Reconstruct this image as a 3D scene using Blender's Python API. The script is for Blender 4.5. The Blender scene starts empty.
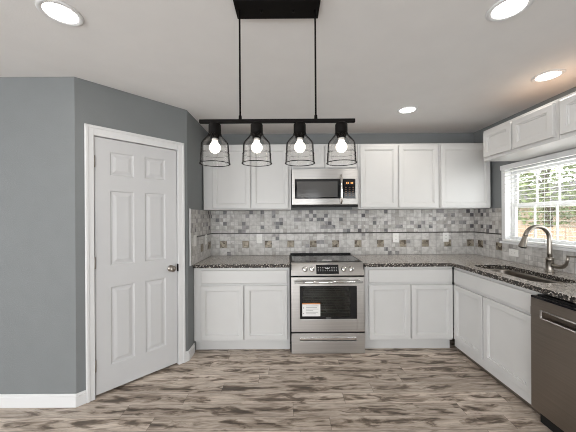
import bpy, bmesh, math, random
from mathutils import Vector, Matrix

C = bpy.context.scene.collection
SC = bpy.context.scene
PI = math.pi

# ------------------------------------------------------------------ camera, light, exposure
cam_data = bpy.data.cameras.new('camera')
cam_data.sensor_width = 36.0
cam_data.lens = 272.0 * 36.0 / 576.0
cam = bpy.data.objects.new('camera', cam_data)
C.objects.link(cam)
cam.location = (0, 0, 1.40)
ROLL = math.radians(0.37)
cam.rotation_euler = (Matrix.Rotation(PI / 2, 4, 'X') @ Matrix.Rotation(-ROLL, 4, 'Z')).to_euler()
cam_data.clip_start = 0.02
cam_data.shift_y = 0.8 / 576
SC.camera = cam

SC.view_settings.view_transform = 'Standard'
SC.view_settings.look = 'None'
SC.view_settings.gamma = 1.0
SC.view_settings.use_curve_mapping = False
SC.view_settings.exposure = 0.0
SC.cycles.filter_width = 1.0

world = bpy.data.worlds.new('sky')
SC.world = world
world.use_nodes = True
bg = world.node_tree.nodes['Background']
bg.inputs['Color'].default_value = (0.93, 0.97, 1.0, 1)
bg.inputs['Strength'].default_value = 4.0


def area_light(name, loc, rot, sx, sy, watts, color):
    d = bpy.data.lights.new(name, 'AREA')
    d.shape = 'RECTANGLE'
    d.size, d.size_y = sx, sy
    d.energy = watts
    d.color = color
    o = bpy.data.objects.new(name, d)
    o.location = loc
    o.rotation_euler = rot
    C.objects.link(o)
    return o


# added fill lights in made-up openings of the unseen wall behind the camera
area_light('rear_fill_light', (-1.0, -3.04, 1.12), (PI / 2, 0, 0), 1.9, 2.1, 52.0, (0.98, 0.99, 1.0))
area_light('narrow_rear_fill', (0.68, -3.04, 1.12), (PI / 2, 0, 0), 0.72, 2.1, 6.0, (0.98, 0.99, 1.0))  # this and the next are added to streak the steel reflections
area_light('corner_rear_fill', (2.10, -3.04, 1.12), (PI / 2, 0, 0), 0.5, 2.1, 3.5, (0.98, 0.99, 1.0))
# added fill from an unseen side opening, brightens the window-wall cabinets
area_light('side_fill_light', (-4.64, -1.5, 1.35), (0, -PI / 2, 0), 1.5, 2.4, 98.0, (0.98, 0.99, 1.0))
# daylight through the kitchen window
area_light('window_daylight', (2.62, 2.34, 1.5), (0, PI / 2, 0), 0.75, 1.2, 12.0, (0.95, 0.98, 1.0))
DOWNLIGHT_W = 2.8
BULB_STRENGTH = 3.2

# ------------------------------------------------------------------ materials


def new_mat(name):
    m = bpy.data.materials.new(name)
    m.use_nodes = True
    nt = m.node_tree
    return m, nt, nt.nodes['Principled BSDF']


def node(nt, kind, **kw):
    n = nt.nodes.new(kind)
    for k, v in kw.items():
        setattr(n, k, v)
    return n


def ramp(nt, stops, interp='LINEAR'):
    r = node(nt, 'ShaderNodeValToRGB')
    cr = r.color_ramp
    cr.interpolation = interp
    while len(cr.elements) < len(stops):
        cr.elements.new(0.5)
    for e, (p, c) in zip(cr.elements, stops):
        e.position = p
        e.color = (*c, 1) if len(c) == 3 else c
    return r


def mathn(nt, op, a, b=None, c=None):
    n = node(nt, 'ShaderNodeMath', operation=op)
    for i, v in enumerate((a, b, c)):
        if v is None:
            continue
        if isinstance(v, (int, float)):
            n.inputs[i].default_value = v
        else:
            nt.links.new(v, n.inputs[i])
    return n.outputs[0]


def mixc(nt, fac, a, b, blend='MIX'):
    n = node(nt, 'ShaderNodeMix', data_type='RGBA', blend_type=blend)
    for s, v in ((n.inputs['Factor'], fac), (n.inputs[6], a), (n.inputs[7], b)):
        if isinstance(v, (int, float)):
            s.default_value = v
        elif isinstance(v, tuple):
            s.default_value = (*v, 1)
        else:
            nt.links.new(v, s)
    return n.outputs[2]


def simple(name, col, rough=0.5, metal=0.0, vary=0.04, scale=6.0, bump=0.0, bscale=60.0, spec=0.5, stretch=None, coat=0.0):
    m, nt, p = new_mat(name)
    tc = node(nt, 'ShaderNodeTexCoord')
    vec = tc.outputs['Object']
    if stretch:
        mp = node(nt, 'ShaderNodeMapping')
        mp.inputs['Scale'].default_value = stretch
        nt.links.new(vec, mp.inputs['Vector'])
        vec = mp.outputs['Vector']
    nz = node(nt, 'ShaderNodeTexNoise')
    nz.inputs['Scale'].default_value = scale
    nz.inputs['Detail'].default_value = 3
    nt.links.new(vec, nz.inputs['Vector'])
    lo = tuple(c * (1 - vary) for c in col)
    hi = tuple(min(1, c * (1 + vary)) for c in col)
    r = ramp(nt, [(0.3, lo), (0.7, hi)])
    nt.links.new(nz.outputs['Fac'], r.inputs['Fac'])
    nt.links.new(r.outputs['Color'], p.inputs['Base Color'])
    p.inputs['Roughness'].default_value = rough
    p.inputs['Metallic'].default_value = metal
    p.inputs['Specular IOR Level'].default_value = spec
    p.inputs['Coat Weight'].default_value = coat
    if bump:
        n2 = node(nt, 'ShaderNodeTexNoise')
        n2.inputs['Scale'].default_value = bscale
        n2.inputs['Detail'].default_value = 4
        nt.links.new(vec, n2.inputs['Vector'])
        b = node(nt, 'ShaderNodeBump')
        b.inputs['Strength'].default_value = bump
        b.inputs['Distance'].default_value = 0.002
        nt.links.new(n2.outputs['Fac'], b.inputs['Height'])
        nt.links.new(b.outputs['Normal'], p.inputs['Normal'])
    return m


def emit(name, col, strength):
    m, nt, p = new_mat(name)
    p.inputs['Base Color'].default_value = (*col, 1)
    p.inputs['Emission Color'].default_value = (*col, 1)
    p.inputs['Emission Strength'].default_value = strength
    return m


M = {}
M['wall'] = simple('grey_wall_paint', (0.195, 0.206, 0.209), 0.75, vary=0.02, bump=0.5, bscale=130)
M['ceiling'] = simple('ceiling_paint', (0.78, 0.768, 0.757), 0.85, vary=0.015, bump=0.3, bscale=90)
M['trim'] = simple('white_trim_paint', (0.72, 0.72, 0.72), 0.4, vary=0.01)
M['door'] = simple('white_door_paint', (0.60, 0.60, 0.605), 0.4, vary=0.01)
M['cabinet'] = simple('white_cabinet_paint', (0.585, 0.58, 0.57), 0.38, vary=0.012)
M['carcass'] = simple('cabinet_inside', (0.60, 0.59, 0.57), 0.5, vary=0.02)
M['raw_wood'] = simple('raw_particle_board', (0.46, 0.32, 0.22), 0.8, vary=0.15, scale=40)
M['steel'] = simple('brushed_stainless', (0.50, 0.48, 0.46), 0.28, 1.0, vary=0.07, scale=3, stretch=(0.6, 0.6, 45))
def brush(m, aniso=0.8):
    nt = m.node_tree
    p = nt.nodes['Principled BSDF']
    p.inputs['Anisotropic'].default_value = aniso
    p.inputs['Anisotropic Rotation'].default_value = 0.25
    t = node(nt, 'ShaderNodeTangent', direction_type='RADIAL', axis='Z')
    nt.links.new(t.outputs[0], p.inputs['Tangent'])


M['dark_steel'] = simple('dishwasher_stainless', (0.27, 0.235, 0.205), 0.36, 1.0, vary=0.06, scale=3, stretch=(1, 1, 40))
brush(M['steel']); brush(M['dark_steel'])
M['chrome'] = simple('polished_steel', (0.78, 0.77, 0.75), 0.14, 1.0, vary=0.02)
M['nickel'] = simple('brushed_nickel', (0.33, 0.30, 0.265), 0.28, 1.0, vary=0.04)
M['sink_steel'] = simple('sink_stainless', (0.30, 0.27, 0.24), 0.32, 1.0, vary=0.05, scale=20)
M['black'] = simple('black_plastic', (0.010, 0.010, 0.010), 0.5, vary=0.1, spec=0.25)
M['black_metal'] = simple('black_bronze_metal', (0.006, 0.005, 0.0045), 0.55, vary=0.2, scale=20, spec=0.08)
M['black_glass'] = simple('black_glass', (0.008, 0.008, 0.009), 0.06, vary=0.1, spec=0.4)
M['plastic'] = simple('white_plastic', (0.78, 0.77, 0.74), 0.4, vary=0.01)
M['slot'] = simple('dark_slot', (0.05, 0.05, 0.05), 0.6)
M['toe_strip'] = simple('dark_brown_toe_strip', (0.10, 0.078, 0.062), 0.5, vary=0.3, scale=14, stretch=(4, 0.8, 4))  # dark brown strip set below the sink cabinet face
M['blind'] = simple('white_blind', (0.82, 0.82, 0.80), 0.5, vary=0.01)
M['liner'] = simple('dark_liner_tile', (0.05, 0.043, 0.037), 0.35, vary=0.4, scale=30)
M['paper'] = simple('white_paper', (0.78, 0.77, 0.75), 0.7, vary=0.01)
M['orange'] = simple('orange_print', (0.52, 0.20, 0.07), 0.7)
M['grey_print'] = simple('grey_print', (0.25, 0.25, 0.25), 0.7)
M['display'] = emit('amber_display', (1.0, 0.42, 0.12), 0.55)
M['panel_mark'] = simple('pale_panel_print', (0.55, 0.55, 0.55), 0.5)
M['rack'] = simple('oven_rack_wire', (0.7, 0.7, 0.68), 0.3, 1.0)
M['lens'] = emit('lamp_lens', (1.0, 0.965, 0.91), 7.0)
M['bulb'] = emit('lamp_bulb', (1.0, 0.94, 0.85), BULB_STRENGTH)
M['bulb_base'] = simple('bulb_base', (0.72, 0.70, 0.67), 0.4)
M['ground'] = simple('dry_grass_ground', (0.30, 0.28, 0.18), 0.95, vary=0.3, scale=3)
M['fence'] = simple('cedar_fence_wood', (0.50, 0.34, 0.235), 0.85, vary=0.2, scale=5, stretch=(8, 8, 0.6))
M['bark'] = simple('tree_bark', (0.16, 0.12, 0.09), 0.9, vary=0.3, scale=12)
M['leaf'] = simple('green_leaves', (0.28, 0.34, 0.15), 0.7, vary=0.5, scale=2.5)
M['roof'] = simple('grey_roof_shingle', (0.11, 0.10, 0.10), 0.9, vary=0.3, scale=20)
M['siding'] = simple('tan_house_siding', (0.52, 0.40, 0.30), 0.85, vary=0.1)


def glass_mat(name, edge, rough=0.02, body=(0.985, 0.98, 0.975), ior=1.45):
    """thin clear glass: clear face-on, more absorbing where the light path through the wall is long"""
    m, nt, p = new_mat(name)
    nt.nodes.remove(p)
    out = nt.nodes['Material Output']
    lw = node(nt, 'ShaderNodeLayerWeight')
    lw.inputs['Blend'].default_value = 0.5
    r = ramp(nt, [(0.0, body), (0.52, body), (0.68, tuple(0.70 * b for b in body)), (0.84, edge)])
    nt.links.new(lw.outputs['Facing'], r.inputs['Fac'])
    tr = node(nt, 'ShaderNodeBsdfTransparent')
    nt.links.new(r.outputs['Color'], tr.inputs['Color'])
    gl = node(nt, 'ShaderNodeBsdfGlossy')
    gl.inputs['Roughness'].default_value = rough
    fr = node(nt, 'ShaderNodeFresnel')
    fr.inputs['IOR'].default_value = ior
    half = mathn(nt, 'MULTIPLY', fr.outputs[0], 0.15)
    mx = node(nt, 'ShaderNodeMixShader')
    nt.links.new(half, mx.inputs[0])
    nt.links.new(tr.outputs[0], mx.inputs[1])
    nt.links.new(gl.outputs[0], mx.inputs[2])
    nt.links.new(mx.outputs[0], out.inputs['Surface'])
    return m


M['glass'] = glass_mat('shade_glass', (0.10, 0.09, 0.085), 0.25)
M['pane'] = glass_mat('window_glass', (0.7, 0.72, 0.72))


def oven_glass():
    m, nt, p = new_mat('oven_window_glass')
    nt.nodes.remove(p)
    out = nt.nodes['Material Output']
    tr = node(nt, 'ShaderNodeBsdfTransparent')
    tr.inputs['Color'].default_value = (0.50, 0.53, 0.50, 1)
    gl = node(nt, 'ShaderNodeBsdfGlossy')
    gl.inputs['Roughness'].default_value = 0.05
    mx = node(nt, 'ShaderNodeMixShader')
    mx.inputs[0].default_value = 0.06
    nt.links.new(tr.outputs[0], mx.inputs[1])
    nt.links.new(gl.outputs[0], mx.inputs[2])
    nt.links.new(mx.outputs[0], out.inputs['Surface'])
    return m


M['oven_glass'] = oven_glass()


def tile_mat():
    """tumbled stone mosaic: UV in metres along the wall and up from the worktop"""
    m, nt, p = new_mat('stone_mosaic_tile')
    L = nt.links.new
    cell = 0.0473
    uv = node(nt, 'ShaderNodeUVMap')
    sep = node(nt, 'ShaderNodeSeparateXYZ')
    L(uv.outputs[0], sep.inputs[0])
    u, v = sep.outputs[0], sep.outputs[1]
    uc, vc = mathn(nt, 'DIVIDE', u, cell), mathn(nt, 'DIVIDE', v, cell)
    iu, iv = mathn(nt, 'FLOOR', uc), mathn(nt, 'FLOOR', vc)
    # some neighbouring cells are one wider stone: pair columns in random rows
    iu2 = mathn(nt, 'FLOOR', mathn(nt, 'DIVIDE', iu, 2.0))
    iv2 = mathn(nt, 'FLOOR', mathn(nt, 'DIVIDE', iv, 2.0))
    cmb = node(nt, 'ShaderNodeCombineXYZ')
    L(iu2, cmb.inputs[0]); L(iv2, cmb.inputs[1])
    wpair = node(nt, 'ShaderNodeTexWhiteNoise', noise_dimensions='3D')
    L(cmb.outputs[0], wpair.inputs['Vector'])
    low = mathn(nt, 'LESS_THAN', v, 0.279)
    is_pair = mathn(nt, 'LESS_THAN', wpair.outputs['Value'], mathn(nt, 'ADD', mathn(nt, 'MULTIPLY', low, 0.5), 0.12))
    # chosen id
    sel = lambda a, b: mathn(nt, 'ADD', mathn(nt, 'MULTIPLY', is_pair, a), mathn(nt, 'MULTIPLY', mathn(nt, 'SUBTRACT', 1.0, is_pair), b))
    idu = sel(mathn(nt, 'ADD', mathn(nt, 'MULTIPLY', iu2, 2.0), 0.37), iu)
    idv = sel(mathn(nt, 'ADD', mathn(nt, 'MULTIPLY', iv2, 2.0), 0.61), iv)
    cid = node(nt, 'ShaderNodeCombineXYZ')
    L(idu, cid.inputs[0]); L(idv, cid.inputs[1])
    wn = node(nt, 'ShaderNodeTexWhiteNoise', noise_dimensions='3D')
    L(cid.outputs[0], wn.inputs['Vector'])
    # patches where dark stones gather
    big = node(nt, 'ShaderNodeTexNoise')
    big.inputs['Scale'].default_value = 2.6
    big.inputs['Detail'].default_value = 1
    L(uv.outputs[0], big.inputs['Vector'])
    shift = mathn(nt, 'MULTIPLY', mathn(nt, 'SUBTRACT', big.outputs['Fac'], 0.5), 0.55)
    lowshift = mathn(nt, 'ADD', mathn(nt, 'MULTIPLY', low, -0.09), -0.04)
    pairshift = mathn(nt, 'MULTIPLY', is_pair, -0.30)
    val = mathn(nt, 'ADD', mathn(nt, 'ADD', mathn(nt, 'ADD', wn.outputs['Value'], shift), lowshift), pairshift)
    cr = ramp(nt, [(0.0, (0.49, 0.475, 0.455)), (0.22, (0.42, 0.405, 0.385)), (0.42, (0.53, 0.515, 0.495)), (0.62, (0.35, 0.33, 0.31)),
                   (0.78, (0.25, 0.24, 0.24)), (0.87, (0.14, 0.137, 0.14)), (0.95, (0.085, 0.08, 0.085))], 'CONSTANT')
    L(val, cr.inputs['Fac'])
    vein = node(nt, 'ShaderNodeTexNoise')
    vein.inputs['Scale'].default_value = 20
    vein.inputs['Detail'].default_value = 4
    L(uv.outputs[0], vein.inputs['Vector'])
    vr = ramp(nt, [(0.30, (0.80, 0.79, 0.78)), (0.58, (1.16, 1.16, 1.16))])
    L(vein.outputs['Fac'], vr.inputs['Fac'])
    col = mixc(nt, 1.0, cr.outputs['Color'], vr.outputs['Color'], 'MULTIPLY')
    # grout
    def edge(fr_):
        a = mathn(nt, 'FRACT', fr_)
        return mathn(nt, 'MINIMUM', a, mathn(nt, 'SUBTRACT', 1.0, a))
    e1 = mathn(nt, 'MINIMUM', edge(uc), edge(vc))
    e2 = mathn(nt, 'MULTIPLY', mathn(nt, 'MINIMUM', edge(mathn(nt, 'DIVIDE', uc, 2.0)), edge(mathn(nt, 'DIVIDE', vc, 2.0))), 2.0)
    ed = sel(e2, e1)
    g = mathn(nt, 'LESS_THAN', ed, 0.035)
    col = mixc(nt, g, col, (0.33, 0.32, 0.305))
    L(col, p.inputs['Base Color'])
    p.inputs['Roughness'].default_value = 0.42
    b = node(nt, 'ShaderNodeBump')
    b.inputs['Strength'].default_value = 0.4
    b.inputs['Distance'].default_value = 0.002
    L(mathn(nt, 'MINIMUM', mathn(nt, 'MULTIPLY', ed, 8.0), 1.0), b.inputs['Height'])
    L(b.outputs['Normal'], p.inputs['Normal'])
    return m


M['tile'] = tile_mat()


def deco_mat():
    m, nt, p = new_mat('bronze_accent_tile')
    tc = node(nt, 'ShaderNodeTexCoord')
    vo = node(nt, 'ShaderNodeTexVoronoi')
    vo.inputs['Scale'].default_value = 30
    nt.links.new(tc.outputs['Object'], vo.inputs['Vector'])
    r = ramp(nt, [(0.0, (0.22, 0.185, 0.14)), (0.45, (0.34, 0.30, 0.235)), (0.8, (0.10, 0.08, 0.06))])
    nt.links.new(vo.outputs['Color'], r.inputs['Fac'])
    nt.links.new(r.outputs['Color'], p.inputs['Base Color'])
    p.inputs['Metallic'].default_value = 0.35
    p.inputs['Roughness'].default_value = 0.4
    return m


M['deco'] = deco_mat()


def granite(name, stops, dark_cut, rough, ior, bump=0.0):
    m, nt, p = new_mat(name)
    L = nt.links.new
    tc = node(nt, 'ShaderNodeTexCoord')
    n1 = node(nt, 'ShaderNodeTexNoise')
    n1.inputs['Scale'].default_value = 95
    n1.inputs['Detail'].default_value = 3
    n1.inputs['Roughness'].default_value = 0.65
    L(tc.outputs['Object'], n1.inputs['Vector'])
    r1 = ramp(nt, stops)
    L(n1.outputs['Fac'], r1.inputs['Fac'])
    vo = node(nt, 'ShaderNodeTexVoronoi')
    vo.inputs['Scale'].default_value = 150
    L(tc.outputs['Object'], vo.inputs['Vector'])
    sp = node(nt, 'ShaderNodeSeparateColor')
    L(vo.outputs['Color'], sp.inputs[0])
    dk = mathn(nt, 'GREATER_THAN', sp.outputs[0], dark_cut)
    col = mixc(nt, dk, r1.outputs['Color'], (0.025, 0.022, 0.02))
    lt = mathn(nt, 'LESS_THAN', sp.outputs[0], 0.16 if not bump else 0.07)
    col = mixc(nt, lt, col, (0.60, 0.56, 0.51))
    L(col, p.inputs['Base Color'])
    p.inputs['Roughness'].default_value = rough
    p.inputs['IOR'].default_value = ior
    if bump:
        bp = node(nt, 'ShaderNodeBump')
        bp.inputs['Strength'].default_value = bump
        bp.inputs['Distance'].default_value = 0.006
        L(n1.outputs['Fac'], bp.inputs['Height'])
        L(bp.outputs['Normal'], p.inputs['Normal'])
    return m


M['granite'] = granite('polished_granite', [(0.34, (0.04, 0.033, 0.027)), (0.42, (0.24, 0.20, 0.17)), (0.50, (0.50, 0.46, 0.42)), (0.66, (0.72, 0.685, 0.645))], 0.86, 0.14, 1.65)
M['granite_edge'] = granite('dark_granite_edge', [(0.46, (0.008, 0.007, 0.006)), (0.53, (0.04, 0.03, 0.025)), (0.60, (0.22, 0.185, 0.15)), (0.72, (0.45, 0.41, 0.37))], 0.72, 0.5, 1.45, 1.0)


def dark_edges(o):  # steep faces get a darker, rougher granite than the flat ones
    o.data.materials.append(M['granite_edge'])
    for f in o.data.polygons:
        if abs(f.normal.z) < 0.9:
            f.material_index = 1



def floor_mat():
    m, nt, p = new_mat('weathered_plank_floor')
    L = nt.links.new
    tc = node(nt, 'ShaderNodeTexCoord')
    sep = node(nt, 'ShaderNodeSeparateXYZ')
    L(tc.outputs['Object'], sep.inputs[0])
    x, y = sep.outputs[0], sep.outputs[1]
    W, LEN = 0.127, 1.22
    yr = mathn(nt, 'DIVIDE', mathn(nt, 'ADD', y, 10.03), W)
    row = mathn(nt, 'FLOOR', yr)
    w1 = node(nt, 'ShaderNodeTexWhiteNoise', noise_dimensions='1D')
    L(row, w1.inputs['W'])
    xs = mathn(nt, 'ADD', mathn(nt, 'DIVIDE', x, LEN), mathn(nt, 'MULTIPLY', w1.outputs['Value'], 7.3))
    colid = mathn(nt, 'FLOOR', xs)
    pid = node(nt, 'ShaderNodeCombineXYZ')
    L(row, pid.inputs[0]); L(colid, pid.inputs[1])
    w2 = node(nt, 'ShaderNodeTexWhiteNoise', noise_dimensions='3D')
    L(pid.outputs[0], w2.inputs['Vector'])
    seed = mathn(nt, 'MULTIPLY', w2.outputs['Value'], 43.0)

    def nz(sx, sy, scale, detail, rough=0.55, dist=0.0, add=0.0):
        c = node(nt, 'ShaderNodeCombineXYZ')
        L(mathn(nt, 'ADD', mathn(nt, 'MULTIPLY', x, sx), seed), c.inputs[0])
        L(mathn(nt, 'ADD', mathn(nt, 'MULTIPLY', y, sy), add), c.inputs[1])
        L(seed, c.inputs[2])
        n = node(nt, 'ShaderNodeTexNoise')
        n.inputs['Scale'].default_value = scale
        n.inputs['Detail'].default_value = detail
        n.inputs['Roughness'].default_value = rough
        n.inputs['Distortion'].default_value = dist
        L(c.outputs[0], n.inputs['Vector'])
        return n.outputs['Fac']
    grain = nz(1.3, 10.0, 2.2, 6, 0.62, 0.8)
    patch = nz(1.9, 8.0, 2.0, 6, 0.6, 1.0, 5.0)
    fine = nz(5.0, 45.0, 2.5, 3, 0.6, 0.3, 9.0)
    fcy = mathn(nt, 'ABSOLUTE', mathn(nt, 'SUBTRACT', mathn(nt, 'MULTIPLY', mathn(nt, 'FRACT', yr), 2.0), 1.0))
    patch = mathn(nt, 'ADD', patch, mathn(nt, 'SUBTRACT', mathn(nt, 'MULTIPLY', mathn(nt, 'MULTIPLY', fcy, fcy), 0.16), 0.035))
    base = ramp(nt, [(0.30, (0.27, 0.218, 0.176)), (0.42, (0.44, 0.368, 0.308)), (0.55, (0.58, 0.50, 0.43)), (0.70, (0.70, 0.622, 0.55))])
    L(grain, base.inputs['Fac'])
    pr = ramp(nt, [(0.34, (0.13, 0.108, 0.09)), (0.41, (0.30, 0.262, 0.23)), (0.45, (0.60, 0.565, 0.53)), (0.52, (1, 1, 1))])
    L(patch, pr.inputs['Fac'])
    col = mixc(nt, 0.92, base.outputs['Color'], pr.outputs['Color'], 'MULTIPLY')
    fr = ramp(nt, [(0.36, (0.68, 0.66, 0.64)), (0.56, (1.06, 1.06, 1.05))])
    L(fine, fr.inputs['Fac'])
    col = mixc(nt, 0.7, col, fr.outputs['Color'], 'MULTIPLY')
    tone = ramp(nt, [(0.0, (0.80, 0.79, 0.78)), (1.0, (1.15, 1.15, 1.15))])
    L(w2.outputs['Value'], tone.inputs['Fac'])
    col = mixc(nt, 1.0, col, tone.outputs['Color'], 'MULTIPLY')
    fy = mathn(nt, 'FRACT', yr)
    ey = mathn(nt, 'MULTIPLY', mathn(nt, 'MINIMUM', fy, mathn(nt, 'SUBTRACT', 1.0, fy)), W)
    fx = mathn(nt, 'FRACT', xs)
    ex = mathn(nt, 'MULTIPLY', mathn(nt, 'MINIMUM', fx, mathn(nt, 'SUBTRACT', 1.0, fx)), LEN)
    seam = mathn(nt, 'LESS_THAN', mathn(nt, 'MINIMUM', ex, ey), 0.0016)
    col = mixc(nt, mathn(nt, 'MULTIPLY', seam, 0.6), col, (0.07, 0.058, 0.05))
    L(col, p.inputs['Base Color'])
    p.inputs['Roughness'].default_value = 0.46
    b = node(nt, 'ShaderNodeBump')
    b.inputs['Strength'].default_value = 0.25
    b.inputs['Distance'].default_value = 0.002
    L(grain, b.inputs['Height'])
    L(b.outputs['Normal'], p.inputs['Normal'])
    return m


M['floor'] = floor_mat()

# ------------------------------------------------------------------ mesh helpers
WL = {}
ID = Matrix.Identity(4)


def frame(origin, u, n):
    """local (a along u, b outward along n, c up) -> world"""
    u, n = Vector(u), Vector(n)
    m = Matrix.Identity(4)
    for i in range(3):
        m[i][0], m[i][1], m[i][2], m[i][3] = u[i], n[i], (0, 0, 1)[i], origin[i]
    return m


class MB:
    def __init__(self, mat=ID):
        self.m = mat
        self.v, self.f, self.s = [], [], []

    def add(self, verts, faces, smooth=False):
        o = len(self.v)
        self.v += [self.m @ Vector(p) for p in verts]
        self.f += [tuple(i + o for i in f) for f in faces]
        self.s += [smooth] * len(faces)

    def box(self, a0, a1, b0, b1, c0, c1, bev=0.0, seg=2):
        bm = bmesh.new()
        bmesh.ops.create_cube(bm, size=1)
        for v in bm.verts:
            v.co = ((a0 + a1) / 2 + v.co.x * (a1 - a0), (b0 + b1) / 2 + v.co.y * (b1 - b0), (c0 + c1) / 2 + v.co.z * (c1 - c0))
        if bev:
            bmesh.ops.bevel(bm, geom=bm.edges[:], offset=bev, segments=seg, affect='EDGES', profile=0.5)
        bm.verts.index_update()
        self.add([v.co.copy() for v in bm.verts], [[v.index for v in f.verts] for f in bm.faces])
        bm.free()

    def rings(self, a0, a1, c0, c1, prof):
        """rectangular panel facing +b: prof = [(inset, b), ...] from the back edge to the centre"""
        vs, fs = [], []
        for ins, b in prof:
            vs += [(a0 + ins, b, c0 + ins), (a1 - ins, b, c0 + ins), (a1 - ins, b, c1 - ins), (a0 + ins, b, c1 - ins)]
        for k in range(len(prof) - 1):
            for i in range(4):
                j = (i + 1) % 4
                fs.append((4 * k + i, 4 * k + j, 4 * k + 4 + j, 4 * k + 4 + i))
        k = 4 * (len(prof) - 1)
        fs.append((k, k + 1, k + 2, k + 3))
        fs.append((3, 2, 1, 0))
        self.add(vs, fs)

    def lathe(self, prof, seg=32, base=(0, 0, 0), axis='z', closed=False, smooth=True, caps=True):
        vs, fs = [], []
        n = len(prof)
        for r, h in prof:
            for i in range(seg):
                t = 2 * PI * i / seg
                c, s = r * math.cos(t), r * math.sin(t)
                p = {'z': (c, s, h), 'y': (c, h, s), 'x': (h, c, s)}[axis]
                vs.append((p[0] + base[0], p[1] + base[1], p[2] + base[2]))
        for k in range(n if closed else n - 1):
            k2 = (k + 1) % n
            for i in range(seg):
                j = (i + 1) % seg
                fs.append((k * seg + i, k * seg + j, k2 * seg + j, k2 * seg + i))
        if not closed and caps:
            if prof[0][0] > 1e-5:
                fs.append(tuple(range(seg)))
            if prof[-1][0] > 1e-5:
                fs.append(tuple((n - 1) * seg + i for i in range(seg)))
        self.add(vs, fs, smooth)

    def tube(self, pts, rad, seg=16, smooth=True):
        pts = [Vector(p) for p in pts]
        n = len(pts)
        rads = rad if isinstance(rad, (list, tuple)) else [rad] * n
        vs, fs = [], []
        ref = None
        for k in range(n):
            t = (pts[min(k + 1, n - 1)] - pts[max(k - 1, 0)]).normalized()
            if ref is None:
                ref = Vector((0, 0, 1)) if abs(t.z) < 0.9 else Vector((0, 1, 0))
            x = (ref - t * ref.dot(t)).normalized()
            y = t.cross(x)
            ref = x
            for i in range(seg):
                a = 2 * PI * i / seg
                vs.append(tuple(pts[k] + (x * math.cos(a) + y * math.sin(a)) * rads[k]))
        for k in range(n - 1):
            for i in range(seg):
                j = (i + 1) % seg
                fs.append((k * seg + i, k * seg + j, (k + 1) * seg + j, (k + 1) * seg + i))
        fs.append(tuple(range(seg)))
        fs.append(tuple((n - 1) * seg + i for i in range(seg)))
        self.add(vs, fs, smooth)

    def build(self, name, mat, parent=None, origin=None, recalc=True):
        org = Vector(origin) if origin is not None else Vector((0, 0, 0))
        if parent is not None:
            org = WL[parent]
        bm = bmesh.new()
        bv = [bm.verts.new(p - org) for p in self.v]
        for f, s in zip(self.f, self.s):
            try:
                bf = bm.faces.new([bv[i] for i in f])
                bf.smooth = s
            except ValueError:
                pass
        bmesh.ops.remove_doubles(bm, verts=bm.verts[:], dist=1e-6)
        if recalc:
            bmesh.ops.recalc_face_normals(bm, faces=bm.faces[:])
        me = bpy.data.meshes.new(name)
        bm.to_mesh(me)
        bm.free()
        me.materials.append(mat)
        o = bpy.data.objects.new(name, me)
        C.objects.link(o)
        if parent is not None:
            o.parent = parent
        else:
            o.location = org
        WL[o] = org.copy()
        return o


def smooth_profile(p, n):
    """Catmull-Rom through the profile points"""
    res = []
    for k in range(len(p) - 1):
        a, b_, c, d = p[max(k - 1, 0)], p[k], p[k + 1], p[min(k + 2, len(p) - 1)]
        for i in range(n):
            t = i / n
            res.append(tuple(0.5 * (2 * b_[q] + (c[q] - a[q]) * t + (2 * a[q] - 5 * b_[q] + 4 * c[q] - d[q]) * t * t
                                    + (3 * b_[q] - a[q] - 3 * c[q] + d[q]) * t ** 3) for q in (0, 1)))
    return res + [p[-1]]


def tag(o, label=None, cat=None, group=None, kind=None):
    if label:
        o['label'] = label
    if cat:
        o['category'] = cat
    if group:
        o['group'] = group
    if kind:
        o['kind'] = kind
    return o


def thing(name, loc, label, cat, group=None, kind=None):
    o = bpy.data.objects.new(name, None)
    o.empty_display_size = 0.1
    o.location = loc
    C.objects.link(o)
    WL[o] = Vector(loc)
    return tag(o, label, cat, group, kind)


def struct(o, label=None, cat=None):
    return tag(o, label, cat, None, 'structure')


# ------------------------------------------------------------------ dimensions taken from the photograph
CEIL = 2.452
YB = 3.45            # back wall
XR = 2.363           # wall with the window
XL = -0.985          # short wall beside the back run
P1 = Vector((-1.582, 2.022, 0))   # pantry corner near the camera
P2 = Vector((-0.985, 2.664, 0))   # pantry corner near the cabinets
YF = 2.83            # face of the base cabinets on the back wall
XF = 1.725           # face of the base cabinets on the window wall
YU = 3.13            # face of the upper cabinets
XU = 1.945           # face of the upper cabinets over the window
CT = 0.914           # worktop height
T = 0.12

# ------------------------------------------------------------------ room shell
b = MB(); b.box(-4.6, XR + T, -3.1, YB + T, -0.1, 0)
struct(b.build('floor', M['floor']), 'weathered grey-brown wood plank floor', 'floor')
b = MB(); b.box(-4.6, XR + T, -3.1, YB + T, CEIL, CEIL + 0.1)
struct(b.build('ceiling', M['ceiling']), 'pale grey ceiling with four recessed lights', 'ceiling')
b = MB(); b.box(-4.6, XR + T, YB, YB + T, 0, CEIL)
struct(b.build('wall_back', M['wall']), 'grey wall behind the range', 'wall')
b = MB(); b.box(-4.6, P1.x, P1.y, P1.y + T, 0, CEIL)
struct(b.build('wall_left', M['wall']), 'blue-grey wall beside the pantry door', 'wall')
b = MB(); b.box(XL - T, XL, P2.y, YB, 0, CEIL)
struct(b.build('wall_side', M['wall']), 'short grey wall between pantry door and cabinets', 'wall')
b = MB(); b.box(-4.72, -4.6, -3.1, -2.75, 0, CEIL); b.box(-4.72, -4.6, -0.25, YB + T, 0, CEIL)
b.box(-4.72, -4.6, -2.75, -0.25, 0, 0.55); b.box(-4.72, -4.6, -2.75, -0.25, 2.15, CEIL)  # unseen opening added for the side fill light
struct(b.build('wall_far', M['wall']), 'grey wall outside the view', 'wall')
b = MB()
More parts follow.
